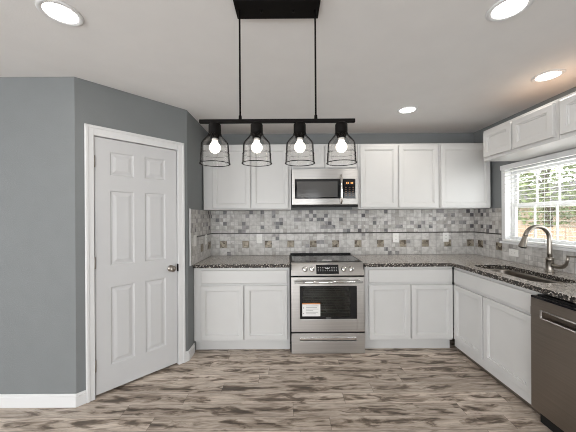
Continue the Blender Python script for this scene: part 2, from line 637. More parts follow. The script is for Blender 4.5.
b.box(-4.6, -2.0, -3.1, -3.0, 0, CEIL); b.box(0.0, 0.30, -3.1, -3.0, 0, CEIL); b.box(1.06, 1.82, -3.1, -3.0, 0, CEIL)
b.box(-2.0, 0.0, -3.1, -3.0, 2.2, CEIL); b.box(0.30, 1.06, -3.1, -3.0, 2.2, CEIL); b.box(1.82, XR, -3.1, -3.0, 2.2, CEIL)  # made-up openings spaced for the fill lights and steel streaks
struct(b.build('wall_rear', M['wall']), 'unseen wall behind the viewer with openings added for fill light', 'wall')
# window wall with its opening
WY0, WY1, WZ0, WZ1 = 1.74, 2.955, 1.125, 1.90
b = MB()
b.box(XR, XR + T, -3.1, WY0, 0, CEIL); b.box(XR, XR + T, WY1, YB, 0, CEIL)
b.box(XR, XR + T, WY0, WY1, 0, WZ0); b.box(XR, XR + T, WY0, WY1, WZ1, CEIL)
struct(b.build('wall_right', M['wall']), 'grey wall with the kitchen window', 'wall')

# pantry wall: local a along P1->P2, b outward to the room, c up
pd = (P2 - P1)
PLEN = pd.length
pu = pd.normalized()
pn = Vector((pu.y, -pu.x, 0))
PF = frame(P1, pu, pn)
DA0, DA1, DZ = 0.1385 * PLEN, 0.880 * PLEN, 2.035     # slab
g = 0.006
b = MB(PF)
b.box(0, DA0 - g - 0.012, -T, 0, 0, CEIL)
b.box(DA1 + g + 0.012, PLEN, -T, 0, 0, CEIL)
b.box(DA0 - g - 0.012, DA1 + g + 0.012, -T, 0, DZ + g + 0.012, CEIL)
struct(b.build('wall_pantry', M['wall']), 'angled grey wall holding the pantry door', 'wall')

# casing
CA0, CA1, CZ = 0.0656 * PLEN, 0.963 * PLEN, 2.118
b = MB(PF)
for a0, a1 in ((CA0, DA0 - g), (DA1 + g, CA1)):
    b.box(a0, a1, 0.0005, 0.013, 0, CZ, 0.003)
    b.box(a0 + 0.004 if a0 == CA0 else a1 - 0.024, a0 + 0.024 if a0 == CA0 else a1 - 0.004, 0.012, 0.019, 0, CZ - 0.004, 0.003)
b.box(DA0 - g, DA1 + g, 0.0005, 0.013, DZ + g, CZ, 0.003)
b.box(CA0 + 0.004, CA1 - 0.004, 0.012, 0.019, CZ - 0.024, CZ - 0.004, 0.003)
b.box(DA0 - g - 0.012, DA0 - g, -T, 0.0, 0, DZ + g); b.box(DA1 + g, DA1 + g + 0.012, -T, 0.0, 0, DZ + g)
b.box(DA0 - g - 0.012, DA1 + g + 0.012, -T, 0.0, DZ + g, DZ + g + 0.012)
b.box(DA0 - g, DA0 + 0.01, -0.060, -0.045, 0, DZ + g); b.box(DA1 - 0.01, DA1 + g, -0.060, -0.045, 0, DZ + g)
b.box(DA0 - g, DA1 + g, -0.060, -0.045, DZ - 0.01, DZ + g)
struct(b.build('trim_1', M['trim']), 'white casing around the pantry door', 'trim')

# six-panel door
door = thing('door_1', P1 + pu * (DA0 + DA1) / 2, 'white six-panel pantry door with round dark knob', 'door', None, 'structure')
b = MB(PF @ Matrix.Translation((0, -0.006, 0)))
dw = DA1 - DA0
st, ml = 0.105, 0.085
us = [DA0, DA0 + st, DA0 + dw / 2 - ml / 2, DA0 + dw / 2 + ml / 2, DA1 - st, DA1]
vs_ = [0.019, 0.217, 0.844, 1.016, 1.620, 1.744, 1.933, DZ]
prof = [(0, 0), (0.010, -0.009), (0.022, -0.009), (0.045, -0.0015)]
for i in range(5):
    for j in range(7):
        a0, a1, c0, c1 = us[i], us[i + 1], vs_[j], vs_[j + 1]
        if i in (1, 3) and j in (1, 3, 5):
            V, Fc = [], []
            for ins, bb in prof:
                V += [(a0 + ins, bb, c0 + ins), (a1 - ins, bb, c0 + ins), (a1 - ins, bb, c1 - ins), (a0 + ins, bb, c1 - ins)]
            for k in range(3):
                for q in range(4):
                    w = (q + 1) % 4
                    Fc.append((4 * k + q, 4 * k + w, 4 * k + 4 + w, 4 * k + 4 + q))
            Fc.append((12, 13, 14, 15))
            b.add(V, Fc)
        else:
            b.add([(a0, 0, c0), (a1, 0, c0), (a1, 0, c1), (a0, 0, c1)], [(0, 1, 2, 3)])
th = -0.035
z0 = vs_[0]
b.add([(DA0, 0, z0), (DA1, 0, z0), (DA1, 0, DZ), (DA0, 0, DZ), (DA0, th, z0), (DA1, th, z0), (DA1, th, DZ), (DA0, th, DZ)],
      [(0, 1, 5, 4), (1, 2, 6, 5), (2, 3, 7, 6), (3, 0, 4, 7), (4, 5, 6, 7)])
b.build('slab', M['door'], door, recalc=True)
kz = 0.925
ka = 0.812 * PLEN
KF = PF @ Matrix.Translation((ka, -0.006, kz))
b = MB(KF)
b.lathe([(0.001, 0.0005), (0.030, 0.0005), (0.031, 0.004), (0.026, 0.009), (0.012, 0.012), (0.011, 0.030), (0.020, 0.036), (0.0275, 0.046), (0.028, 0.055), (0.022, 0.064), (0.010, 0.068), (0.001, 0.0685)], 28, axis='y')
b.build('knob', M['nickel'], door)
b = MB(PF); b.box(DA1 + 0.0015, DA1 + 0.0055, -0.02, 0.0165, kz - 0.035, kz + 0.035, 0.001)
b.build('latch', M['black_metal'], door)
for hz in (1.84, 1.05, 0.25):
    b = MB(PF)
    b.lathe([(0.001, hz - 0.047), (0.0065, hz - 0.045), (0.0065, hz + 0.045), (0.001, hz + 0.047)], 12, base=(DA0 - 0.003, 0.004, 0))
    b.box(DA0 - 0.0055, DA0 - 0.0005, -0.035, 0.004, hz - 0.044, hz + 0.044)
    b.build('hinge', M['nickel'], door)

# baseboards
def board(mb, a0, a1, h=0.098, t=0.013):
    mb.box(a0, a1, 0.0005, t, 0, h - 0.018, 0.0015)
    mb.box(a0, a1, 0.0005, t - 0.004, h - 0.020, h, 0.003)

b = MB(frame((P1.x, P1.y, 0), (1, 0, 0), (0, -1, 0))); board(b, -3.03, 0.006)
struct(b.build('baseboard_left', M['trim']), 'white baseboard on the blue-grey wall', 'baseboard')
b = MB(PF); board(b, -0.004, CA0 - 0.0005); board(b, CA1 + 0.0005, PLEN + 0.004)
struct(b.build('baseboard_pantry', M['trim']), 'short white baseboards beside the pantry door casing', 'baseboard')
b = MB(frame((XL, P2.y, 0), (0, 1, 0), (1, 0, 0))); board(b, -0.003, YF - P2.y - 0.008)
struct(b.build('baseboard_side', M['trim']), 'short white baseboard meeting the cabinet', 'baseboard')

# ------------------------------------------------------------------ window
win = thing('window_1', (XR + 0.07, (WY0 + WY1) / 2, WZ0), 'white two-sash window over the sink', 'window', None, 'structure')
FRX0, FRX1 = XR + 0.055, XR + 0.115
b = MB()
fw = 0.022
b.box(FRX0, FRX1, WY0 + 0.001, WY0 + fw, WZ0 + 0.001, WZ1 - 0.001, 0.002)
b.box(FRX0, FRX1, WY1 - fw, WY1 - 0.001, WZ0 + 0.001, WZ1 - 0.001, 0.002)
b.box(FRX0, FRX1, WY0 + fw, WY1 - fw, WZ0 + 0.001, WZ0 + fw, 0.002)
b.box(FRX0, FRX1, WY0 + fw, WY1 - fw, WZ1 - fw, WZ1 - 0.001, 0.002)
b.build('frame', M['trim'], win)
zm = 1.505
for k, (c0, c1, xo) in enumerate(((WZ0 + fw, zm + 0.018, 0.0), (zm - 0.018, WZ1 - fw, 0.022))):
    b = MB()
    y0, y1 = WY0 + fw + 0.0005, WY1 - fw - 0.0005
    xa, xb = FRX0 + 0.008 + xo, FRX0 + 0.028 + xo
    s = 0.027
    b.box(xa, xb, y0, y0 + s, c0, c1, 0.002); b.box(xa, xb, y1 - s, y1, c0, c1, 0.002)
    b.box(xa, xb, y0 + s, y1 - s, c0, c0 + s, 0.002); b.box(xa, xb, y0 + s, y1 - s, c1 - s, c1, 0.002)
    for q in range(1, 5):
        yy = y0 + s + (y1 - y0 - 2 * s) * q / 5
        b.box(xa + 0.003, xb - 0.003, yy - 0.0055, yy + 0.0055, c0 + s, c1 - s)
    zz = (c0 + c1) / 2
    sash = b.build('sash', M['trim'], win)
    b = MB(); b.box((xa + xb) / 2 - 0.002, (xa + xb) / 2 + 0.002, y0 + s - 0.004, y1 - s + 0.004, c0 + s - 0.004, c1 - s + 0.004)
    b.build('pane', M['pane'], sash)
# sill
b = MB(); b.box(XR - 0.045, XR - 0.0005, WY0 - 0.04, WY1 + 0.03, WZ0 - 0.026, WZ0 - 0.002, 0.003)
b.box(XR, XR + 0.054, WY0 + 0.001, WY1 - 0.001, WZ0 + 0.0005, WZ0 + 0.006)
struct(b.build('trim_2', M['trim']), 'white window sill above the tile', 'sill')

b = MB(); b.box(XR - 0.012, XR - 0.0005, WY1 + 0.0005, WY1 + 0.040, WZ0 - 0.001, WZ1 + 0.03, 0.002)
b.box(XR - 0.012, XR + 0.0545, WY1 - 0.010, WY1 - 0.0005, WZ0 + 0.0065, WZ1 - 0.0005)
struct(b.build('trim_3', M['trim']), 'white strip beside the window blind', 'trim')

# blinds hang in front of the opening
bl = thing('window_blind', (XR - 0.04, (WY0 + WY1) / 2, 1.86), 'white slatted blind lowered over the kitchen window', 'blind')
BY0, BY1 = WY0 - 0.03, WY1 - 0.030
b = MB(); b.box(XR - 0.072, XR - 0.060, BY0 - 0.01, BY1 + 0.012, 1.884, 1.932, 0.003)
b.box(XR - 0.060, XR - 0.002, BY1 + 0.002, BY1 + 0.012, 1.884, 1.932); b.box(XR - 0.060, XR - 0.002, BY0 - 0.01, BY0, 1.884, 1.932)
b.build('valance', M['trim'], bl)
b = MB(); b.box(XR - 0.054, XR - 0.006, BY0 + 0.004, BY1 - 0.002, 1.89, 1.925)
b.build('headrail', M['blind'], bl)
NS = 17
ang = math.radians(2)
for k in range(NS):
    z = 1.860 - k * 0.0425
    b = MB(Matrix.Translation((XR - 0.031, 0, z)) @ Matrix.Rotation(ang, 4, 'Y'))
    b.box(-0.0235, 0.0235, BY0 + 0.004, BY1 - 0.002, -0.0014, 0.0014)
    b.build('slat', M['blind'], bl)
b = MB(); b.box(XR - 0.053, XR - 0.009, BY0 + 0.004, BY1 - 0.002, 1.128, 1.148, 0.003)
b.build('bottom_rail', M['blind'], bl)
for yy in (BY1 - 0.13, BY1 - 0.48, BY1 - 0.83, BY0 + 0.13):
    b = MB()
    b.tube([(XR - 0.0565, yy, 1.90), (XR - 0.0565, yy, 1.14)], 0.0013, 6)
    b.tube([(XR - 0.0055, yy, 1.90), (XR - 0.0055, yy, 1.14)], 0.0013, 6)
    b.build('ladder_cord', M['blind'], bl)

# ------------------------------------------------------------------ cabinets
SHAKER = [(0, 0.0), (0, 0.018), (0.003, 0.021), (0.046, 0.021), (0.048, 0.016), (0.056, 0.0145), (0.059, 0.006)]
FLAT = [(0, 0.0), (0, 0.014), (0.005, 0.019)]


def cabinet(name, fr, width, depth, z0, z1, label, cat, doors, drawers=(), toe=None, group=None, top_mat=None, raw_top=False, lip=False):
    org = fr @ Vector((width / 2, -depth / 2, 0 if z0 < 0.3 else z0))
    r = thing(name, org, label, cat, group)
    t = 0.018
    b = MB(fr)
    e = 0.0006
    zb = z0
    b.box(e, t, -depth, -0.0195, zb, z1); b.box(width - t, width - e, -depth, -0.0195, zb, z1)
    b.box(t, width - t, -depth, -0.0195, zb, zb + t)
    b.box(t, width - t, -depth, -depth + 0.008, zb + t, z1)
    if z0 > 0.3 and not raw_top:
        b.box(t, width - t, -depth + 0.008, -0.0195, z1 - t, z1)
    b.build('carcass', M['cabinet'], r)
    if raw_top:
        b = MB(fr); b.box(t + e, width - t - e, -depth + 0.009, -0.02, z1 - t, z1 - 0.002)
        tag(b.build('top_panel', M['raw_wood'], r), 'unpainted particle board top')
    b = MB(fr)
    b.box(e, width - e, -0.019, 0, z0, z1, 0.001)
    if lip:
        b.box(e, width - e, 0, 0.012, z1 - 0.022, z1, 0.003)
    b.build('face_frame', M['cabinet'], r)
    for (a0, a1, c0, c1) in doors:
        b = MB(fr); b.rings(a0, a1, c0, c1, [(i, 0.0006 + d) for i, d in SHAKER])
        b.build('door', M['cabinet'], r)
    for (a0, a1, c0, c1) in drawers:
        b = MB(fr); b.rings(a0, a1, c0, c1, [(i, 0.0006 + d) for i, d in FLAT])
        b.build('drawer_front', M['cabinet'], r)
    if toe:
        b = MB(fr); b.box(e, width - e, toe[0] - 0.015, toe[0], 0.0005, z0 - 0.0005)
        b.build('toe_kick', toe[1], r)
    return r


def px(x, y_plane):   # photo column -> world X on a plane facing the camera
    return (x - 288) * y_plane / 272.0


# base cabinets on the back wall
x0, x1 = XL + 0.0008, 0.012
fr = frame((x0, YF, 0), (1, 0, 0), (0, -1, 0))
W = x1 - x0
L0, L1, L2, L3 = px(201, YF) - x0, px(243, YF) - x0, px(244.6, YF) - x0, px(286.8, YF) - x0
cabinet('base_cabinet', fr, W, 0.60, 0.11, 0.873, 'white two-door base cabinet between the pantry wall and the range', 'cabinet',
        [(L0, L1, 0.13, 0.688), (L2, L3, 0.13, 0.688)], [(L0, L3, 0.712, 0.848)], (-0.05, M['cabinet']), 'white base cabinets')
x0, x1 = 0.792, XF - 0.022
fr = frame((x0, YF, 0), (1, 0, 0), (0, -1, 0))
W = x1 - x0
L0, L1, L2, L3 = px(368, YF) - x0, px(408.8, YF) - x0, px(410.4, YF) - x0, px(451.2, YF) - x0
cabinet('base_cabinet', fr, W, 0.60, 0.11, 0.873, 'white two-door base cabinet between the range and the sink corner', 'cabinet',
        [(L0, L1, 0.13, 0.688), (L2, L3, 0.13, 0.688)], [(L0, L3, 0.712, 0.848)], (-0.05, M['cabinet']), 'white base cabinets')
# sink base on the window wall (a runs towards the camera)
SY0, SY1 = YF - 0.001, 1.851
fr = frame((XF, SY0, 0), (0, -1, 0), (-1, 0, 0))
W = SY0 - SY1
A = lambda x: SY0 - 272 * XF / (x - 288)
cabinet('sink_cabinet', fr, W, 0.60, 0.048, 0.873, 'white sink base cabinet under the window, next to the dishwasher', 'cabinet',
        [(0.020, A(483.6), 0.13, 0.688), (A(484.8), W - 0.055, 0.13, 0.688)], [(0.020, W - 0.055, 0.712, 0.848)], (-0.03, M['toe_strip']), 'white base cabinets')

# worktops: one piece each side of the range
def slab_box(mb, *a):
    mb.box(*a)

OV = 0.030
b = MB()
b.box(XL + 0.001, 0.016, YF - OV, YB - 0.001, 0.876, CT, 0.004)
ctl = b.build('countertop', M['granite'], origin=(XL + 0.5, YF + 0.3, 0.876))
dark_edges(ctl)
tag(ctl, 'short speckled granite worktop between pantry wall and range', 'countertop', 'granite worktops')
# L-shaped worktop with the sink cut-out
SX0, SX1, SK0, SK1 = 1.80, 2.13, 1.955, 2.68


def rrect(x0, x1, y0, y1, r, n=6):
    pts = []
    for cx, cy, a in ((x1 - r, y1 - r, 0), (x0 + r, y1 - r, PI / 2), (x0 + r, y0 + r, PI), (x1 - r, y0 + r, 1.5 * PI)):
        for i in range(n + 1):
            t = a + (PI / 2) * i / n
            pts.append((cx + r * math.cos(t), cy + r * math.sin(t)))
    return pts


def worktop():
    CX = XF - OV
    outer = [(0.788, YF - OV), (CX - 0.05, YF - OV), (CX - 0.02, YF - OV - 0.008), (CX - 0.004, YF - OV - 0.025), (CX, YF - OV - 0.05), (CX, 1.15), (XR - 0.001, 1.15), (XR - 0.001, YB - 0.001), (0.788, YB - 0.001)]
    hole = rrect(SX0, SX1, SK0, SK1, 0.07)
    bm = bmesh.new()
    def loop(pts):
        vs = [bm.verts.new((x, y, 0.876)) for x, y in pts]
        return [bm.edges.new((vs[i], vs[(i + 1) % len(vs)])) for i in range(len(vs))]
    edges = loop(outer) + loop(hole)
    res = bmesh.ops.triangle_fill(bm, use_beauty=True, use_dissolve=False, edges=edges)
    faces = [f for f in bm.faces]
    ext = bmesh.ops.extrude_face_region(bm, geom=faces)
    for e in ext['geom']:
        if isinstance(e, bmesh.types.BMVert):
            e.co.z = CT
    bmesh.ops.recalc_face_normals(bm, faces=bm.faces[:])
    mb = MB()
    bm.verts.index_update()
    mb.add([v.co.copy() for v in bm.verts], [[v.index for v in f.verts] for f in bm.faces])
    bm.free()
    return mb


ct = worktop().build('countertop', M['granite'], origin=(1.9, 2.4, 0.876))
dark_edges(ct)
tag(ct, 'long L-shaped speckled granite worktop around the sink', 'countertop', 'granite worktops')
bv = ct.modifiers.new('soft_edge', 'BEVEL'); bv.width = 0.004; bv.segments = 2; bv.limit_method = 'ANGLE'; bv.angle_limit = 1.0

# upper cabinets on the back wall
UZ0, UZ1 = 1.485, 2.234
UD = YB - YU - 0.001
def upper(xp0, xp1, z0, z1, doors, label, raw=True):
    x0, x1 = px(xp0, YU), px(xp1, YU)
    fr = frame((x0, YU, 0), (1, 0, 0), (0, -1, 0))
    return cabinet('wall_cabinet', fr, x1 - x0, UD, z0, z1, label, 'cabinet',
                   [(px(p, YU) - x0, px(q, YU) - x0, z0 + 0.014, z1 - 0.024) for p, q in doors], group='white cabinets on the back wall', raw_top=raw)

upper(203.6, 291.3, UZ0, UZ1, [(213, 250.6), (252, 288.6)], 'white two-door wall cabinet between the pantry wall and the microwave')
upper(291.6, 358.0, 1.945, UZ1, [(293.5, 324.2), (325.5, 356)], 'short white wall cabinet directly over the microwave')
upper(358.3, 439.2, UZ0, UZ1, [(360.2, 397.2), (398.6, 437.6)], 'white two-door wall cabinet beside the microwave, towards the window')
upper(439.5, 490.4, UZ0, UZ1, [(440.6, 489.4)], 'white single-door wall cabinet in the corner by the window')

# upper cabinets over the window
RZ0, RZ1 = 1.937, 2.234
def upper_r(y0, y1, doors, label):
    fr = frame((XU, y0, 0), (0, -1, 0), (-1, 0, 0))
    return cabinet('wall_cabinet', fr, y0 - y1, XR - XU - 0.001, RZ0, RZ1, label, 'cabinet',
                   [(y0 - p, y0 - q, RZ0 + 0.03, RZ1 - 0.025) for p, q in doors], group='short cabinets over the window', raw_top=True)

upper_r(2.70, 1.948, [(2.675, 2.347), (2.330, 1.972)], 'short white two-door cabinet over the window, nearer the corner')
upper_r(1.946, 1.19, [(1.924, 1.572), (1.560, 1.212)], 'short white cabinet over the window, nearer the viewer and cut off')

# ------------------------------------------------------------------ backsplash
def uv_planar(o, ufun, vfun):
    me = o.data
    uvl = me.uv_layers.new(name='UVMap')
    org = WL[o]
    for lp in me.loops:
        w = me.vertices[lp.vertex_index].co + org
        uvl.data[lp.index].uv = (ufun(w), vfun(w))


LZ0, LZ1 = 1.186, 1.200
tk = 0.010
def splash(label, fr, base, segs, decos, ufun, liners):
    r = thing('backsplash', base, label, 'backsplash', 'stone mosaic backsplashes')
    b = MB(fr)
    for (a0, a1, c0, c1) in segs:
        b.box(a0, a1, 0.0006, tk, c0, c1)
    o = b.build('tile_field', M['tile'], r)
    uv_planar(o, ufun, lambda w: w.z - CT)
    for a0, a1 in liners:
        b = MB(fr); b.box(a0, a1, tk + 0.0001, tk + 0.006, LZ0, LZ1, 0.002)
        b.build('liner_strip', M['liner'], r)
    for a in decos:
        b = MB(fr)
        h = 0.043
        b.rings(a - h, a + h, 1.056 - h, 1.056 + h, [(0, tk + 0.0001), (0, tk + 0.004), (0.006, tk + 0.006), (0.012, tk + 0.003), (0.022, tk + 0.003), (0.028, tk + 0.007)])
        b.build('accent_tile', M['deco'], r)
    return r

z1 = UZ0 - 0.002
fr = frame((0, YB, 0), (1, 0, 0), (0, -1, 0))
dx0 = px(469.4, YB)
splash('grey stone mosaic backsplash on the back wall behind the range', fr, (0.7, YB, CT + 0.001),
       [(XL + tk + 0.001, XR - tk - 0.001, CT + 0.001, z1)], [dx0 - 0.2836 * k for k in range(12)], lambda w: w.x - dx0 + 0.0473, [(XL + tk + 0.001, XR - tk - 0.001)])
fr = frame((XL, 0, 0), (0, 1, 0), (1, 0, 0))
r = splash('narrow stone mosaic backsplash on the short wall by the pantry', fr, (XL, 3.1, CT + 0.001),
           [(2.722, YB - 0.0005, CT + 0.001, UZ0 - 0.002)], [3.36, 3.075], lambda w: w.y - 3.36 + 0.0473, [(2.91, YB - tk - 0.001)])
b = MB(fr); b.box(2.708, 2.721, 0.0006, 0.012, CT + 0.001, UZ0 + 0.004, 0.003)
tag(b.build('edge_strip', M['trim'], r), 'white edge strip')
fr = frame((XR, 0, 0), (0, -1, 0), (-1, 0, 0))
wlow = WZ0 - 0.028
splash('stone mosaic backsplash under and beside the window', fr, (XR, 2.9, CT + 0.001),
       [(-YB + tk + 0.0005, -(WY1 + 0.045), CT + 0.001, UZ0 - 0.002), (-(WY1 + 0.0445), -1.16, CT + 0.001, wlow)], [-3.325, -3.035],
       lambda w: -w.y + 3.325 + 0.0473, [(-YB + tk + 0.007, -(WY1 + 0.046))])

# ------------------------------------------------------------------ outlets and switches
def outlet(fr, label, kind, horizontal=False, name='wall_outlet'):
    o = fr @ Vector((0, tk, 0))
    r = thing(name, o, label, kind, 'white wall plates')
    if horizontal:
        fr = fr @ Matrix.Rotation(PI / 2, 4, 'Y')
    w, h = 0.036, 0.058
    b = MB(fr); b.box(-w, w, tk + 0.0012, tk + 0.007, -h, h, 0.002)
    b.build('cover_plate', M['plastic'], r)
    if kind == 'outlet':
        for s in (-0.02, 0.02):
            b = MB(fr); b.box(-0.016, 0.016, tk + 0.0071, tk + 0.009, s - 0.014, s + 0.014, 0.001)
            sk = b.build('socket', M['plastic'], r)
            b = MB(fr); b.box(-0.0075, -0.0055, tk + 0.0091, tk + 0.0095, s - 0.004, s + 0.006); b.box(0.0055, 0.0075, tk + 0.0091, tk + 0.0095, s - 0.004, s + 0.005)
            b.build('slot', M['slot'], sk)
    else:
        b = MB(fr); b.box(-0.017, 0.017, tk + 0.0071, tk + 0.0105, -0.033, 0.033, 0.002)
        b.build('rocker', M['plastic'], r)
    return r

back = lambda x, z: frame((px(x, YB - tk), YB, z), (1, 0, 0), (0, -1, 0))
outlet(back(259.3, 1.128), 'white outlet in the back tile between pantry wall and range', 'outlet')
outlet(back(395.6, 1.128), 'white outlet in the back tile second from the window corner', 'outlet')
outlet(back(445.4, 1.130), 'white outlet in the back tile nearest the window corner', 'outlet')
outlet(frame((XR, 272 * (XR - tk) / (513.8 - 288), 1.010), (0, -1, 0), (-1, 0, 0)), 'white outlet laid sideways in the tile under the window', 'outlet', True)
outlet(frame((XL, 2.835, 1.157), (0, 1, 0), (1, 0, 0)), 'white switch plate on the short tiled wall, near its white edge', 'switch', name='light_switch')
outlet(frame((XL, 3.215, 1.140), (0, 1, 0), (1, 0, 0)), 'white outlet on the short tiled wall, near the back corner', 'outlet')

# ------------------------------------------------------------------ sink and faucet
snk = thing('kitchen_sink', ((SX0 + SX1) / 2, (SK0 + SK1) / 2, 0.68), 'brushed steel undermount sink set into the granite', 'sink')
b = MB()
levels = [(0.012, 0.874), (0.0, 0.8735), (-0.004, 0.86), (-0.002, 0.72), (-0.02, 0.69), (-0.05, 0.683)]
V, Fc = [], []
n = 0
for e, z in levels:
    pts = rrect(SX0 - e, SX1 + e, SK0 - e, SK1 + e, 0.07 + min(e, 0))
    n = len(pts)
    V += [(x, y, z) for x, y in pts]
for k in range(len(levels) - 1):
    for i in range(n):
        j = (i + 1) % n
        Fc.append((k * n + i, k * n + j, (k + 1) * n + j, (k + 1) * n + i))
Fc.append(tuple((len(levels) - 1) * n + i for i in range(n)))
b.add(V, Fc, True)
basin = b.build('basin', M['sink_steel'], snk)
sd = basin.modifiers.new('thickness', 'SOLIDIFY'); sd.thickness = 0.0015
b = MB(); b.lathe([(0.001, 0.6845), (0.043, 0.6845), (0.045, 0.688), (0.036, 0.6885), (0.030, 0.686), (0.001, 0.686)], 28, base=((SX0 + SX1) / 2, 2.36, 0))
b.build('drain', M['chrome'], snk)

FX, FY = 2.225, 2.315
fc = thing('kitchen_faucet', (FX, FY, CT + 0.0005), 'brushed nickel gooseneck faucet standing behind the sink', 'faucet')
b = MB()
z = CT + 0.001
b.lathe([(0.001, z), (0.033, z), (0.033, z + 0.006), (0.029, z + 0.014), (0.0265, z + 0.03), (0.0265, z + 0.10), (0.0285, z + 0.105), (0.0275, z + 0.12), (0.020, z + 0.13), (0.001, z + 0.131)], 28, base=(FX, FY, 0))
b.build('body', M['nickel'], fc)
pts = [(FX, FY, z + 0.131)] + [(FX, FY, z + 0.16 + 0.03 * i) for i in range(5)]
R, zc = 0.104, 1.200
for i in range(0, 21):
    t = PI * i / 20 * 0.93
    pts.append((FX - R + R * math.cos(t), FY, zc + R * math.sin(t)))
b = MB(); b.tube(pts, 0.0175, 18)
b.build('spout', M['nickel'], fc)
e = Vector(pts[-1]); d = (e - Vector(pts[-2])).normalized()
b = MB(); b.tube([e + d * q for q in (0.0005, 0.012, 0.05, 0.09, 0.098, 0.0985)], [0.0185, 0.0195, 0.0225, 0.030, 0.030, 0.025], 20)
b.build('spray_head', M['nickel'], fc)
b = MB(); b.tube([e + d * 0.0990, e + d * 0.103], 0.024, 18)
b.build('nozzle', M['black'], fc)
b = MB()
hz = z + 0.062
b.tube([(FX, FY - 0.027, hz), (FX, FY - 0.05, hz - 0.004), (FX, FY - 0.085, hz - 0.004), (FX, FY - 0.115, hz + 0.006), (FX, FY - 0.138, hz + 0.03), (FX, FY - 0.148, hz + 0.065), (FX, FY - 0.152, hz + 0.092)],
       [0.0195, 0.019, 0.018, 0.016, 0.013, 0.0105, 0.0095], 16)
b.tube([(FX, FY - 0.146, hz + 0.095), (FX, FY - 0.20, hz + 0.098), (FX, FY - 0.27, hz + 0.099)], [0.0085, 0.0075, 0.0065], 12)
b.build('lever_handle', M['nickel'], fc)

# ------------------------------------------------------------------ range
RX0, RX1, RYF = 0.026, 0.776, 2.762
rng = thing('kitchen_range', ((RX0 + RX1) / 2, 3.1, 0), 'stainless slide-in electric range between the white base cabinets', 'range')
rc = (RX0 + RX1) / 2
fr = frame((RX0, RYF, 0), (1, 0, 0), (0, -1, 0))
RW = RX1 - RX0
def zr(y, x=327):    # photo row -> height on the range front
    return 1.40 - (y + 0.0065 * (x - 288) - 216) * RYF / 272
def ar(x):
    return (x - 0.0065 * 80 - 288) * RYF / 272 - RX0
b = MB(fr)
b.box(-0.009, 0.0015, -0.655, -0.006, 0.02, 0.912); b.box(0.0, 0.006, -0.655, -0.02, 0.03, 0.905); b.box(RW - 0.006, RW, -0.655, -0.02, 0.03, 0.905)
b.box(0.006, RW - 0.006, -0.655, -0.645, 0.03, 0.905); b.box(0.006, RW - 0.006, -0.645, -0.05, 0.03, 0.045)
b.box(0.006, RW - 0.006, -0.05, -0.03, 0.03, 0.20); b.box(0.006, RW - 0.006, -0.12, -0.10, 0.775, 0.90)
for aa in (0.03, RW - 0.06):
    for bb in (-0.10, -0.62):
        b.box(aa, aa + 0.03, bb, bb + 0.03, 0.0005, 0.03)
b.build('body', M['black'], rng)
# oven cavity
b = MB(fr)
ca0, ca1, cc0, cc1 = 0.10, RW - 0.10, 0.28, 0.72
b.box(ca0, ca1, -0.52, -0.51, cc0, cc1); b.box(ca0 - 0.01, ca0, -0.52, -0.052, cc0, cc1); b.box(ca1, ca1 + 0.01, -0.52, -0.052, cc0, cc1)
b.box(ca0, ca1, -0.51, -0.052, cc0 - 0.01, cc0); b.box(ca0, ca1, -0.51, -0.052, cc1, cc1 + 0.01)
b.build('oven_cavity', simple('oven_enamel', (0.07, 0.08, 0.075), 0.3, vary=0.1), rng)
for zz in (0.40, 0.485, 0.57):
    b = MB(fr)
    for q in range(5):
        aa = ca0 + 0.02 + (ca1 - ca0 - 0.04) * q / 4
        b.tube([(aa, -0.50, zz), (aa, -0.08, zz)], 0.0022, 6)
    for bb in (-0.50, -0.42, -0.34, -0.25, -0.16, -0.08):
        b.tube([(ca0 + 0.006, bb, zz), (ca1 - 0.006, bb, zz)], 0.0045, 8)
    b.build('oven_rack', M['rack'], rng)
# control panel: tilted face
zc0, zc1 = zr(275.2), zr(263.0)
b = MB(fr)
lean = 0.045
V = [(0.002, -0.022, zc0), (RW - 0.002, -0.022, zc0), (RW - 0.002, 0.0, zc0 + 0.004), (0.002, 0.0, zc0 + 0.004),
     (0.002, -lean, zc1), (RW - 0.002, -lean, zc1), (RW - 0.002, -0.09, zc1 + 0.003), (0.002, -0.09, zc1 + 0.003), (0.002, -0.09, zc0), (RW - 0.002, -0.09, zc0)]
b.add(V, [(0, 1, 2, 3), (3, 2, 5, 4), (4, 5, 6, 7), (7, 6, 9, 8), (8, 9, 1, 0), (0, 3, 4, 7, 8), (1, 9, 6, 5, 2)])
cp = b.build('control_panel', M['steel'], rng)
pn_ang = math.atan2(lean, zc1 - zc0 - 0.004)
def panel_frame(a, t):
    return fr @ Matrix.Translation((a, -lean * t, zc0 + 0.004 + (zc1 - zc0 - 0.004) * t)) @ Matrix.Rotation(pn_ang, 4, 'X')
hgt = math.hypot(lean, zc1 - zc0 - 0.004)
b = MB(panel_frame((ar(316.6) + ar(339.2)) / 2, 0.5)); w2 = (ar(339.2) - ar(316.6)) / 2
b.box(-w2, w2, 0.0003, 0.0025, -hgt * 0.37, hgt * 0.37, 0.001)
b.build('display', M['black_glass'], rng)
b = MB(panel_frame((ar(316.6) + ar(339.2)) / 2, 0.5))
random.seed(4)
for row, zz in enumerate((0.018, 0.002, -0.016)):
    for q in range(9):
        a = -w2 + 0.022 + q * (2 * w2 - 0.044) / 8
        if row == 1 and q in (3, 5):
            continue
        b.box(a - 0.0055, a + 0.0055, 0.0026, 0.0031, zz - 0.002, zz + 0.002)
b.box(-0.02, 0.02, 0.0026, 0.0031, 0.006, 0.014)
b.build('control_marks', M['panel_mark'], rng)
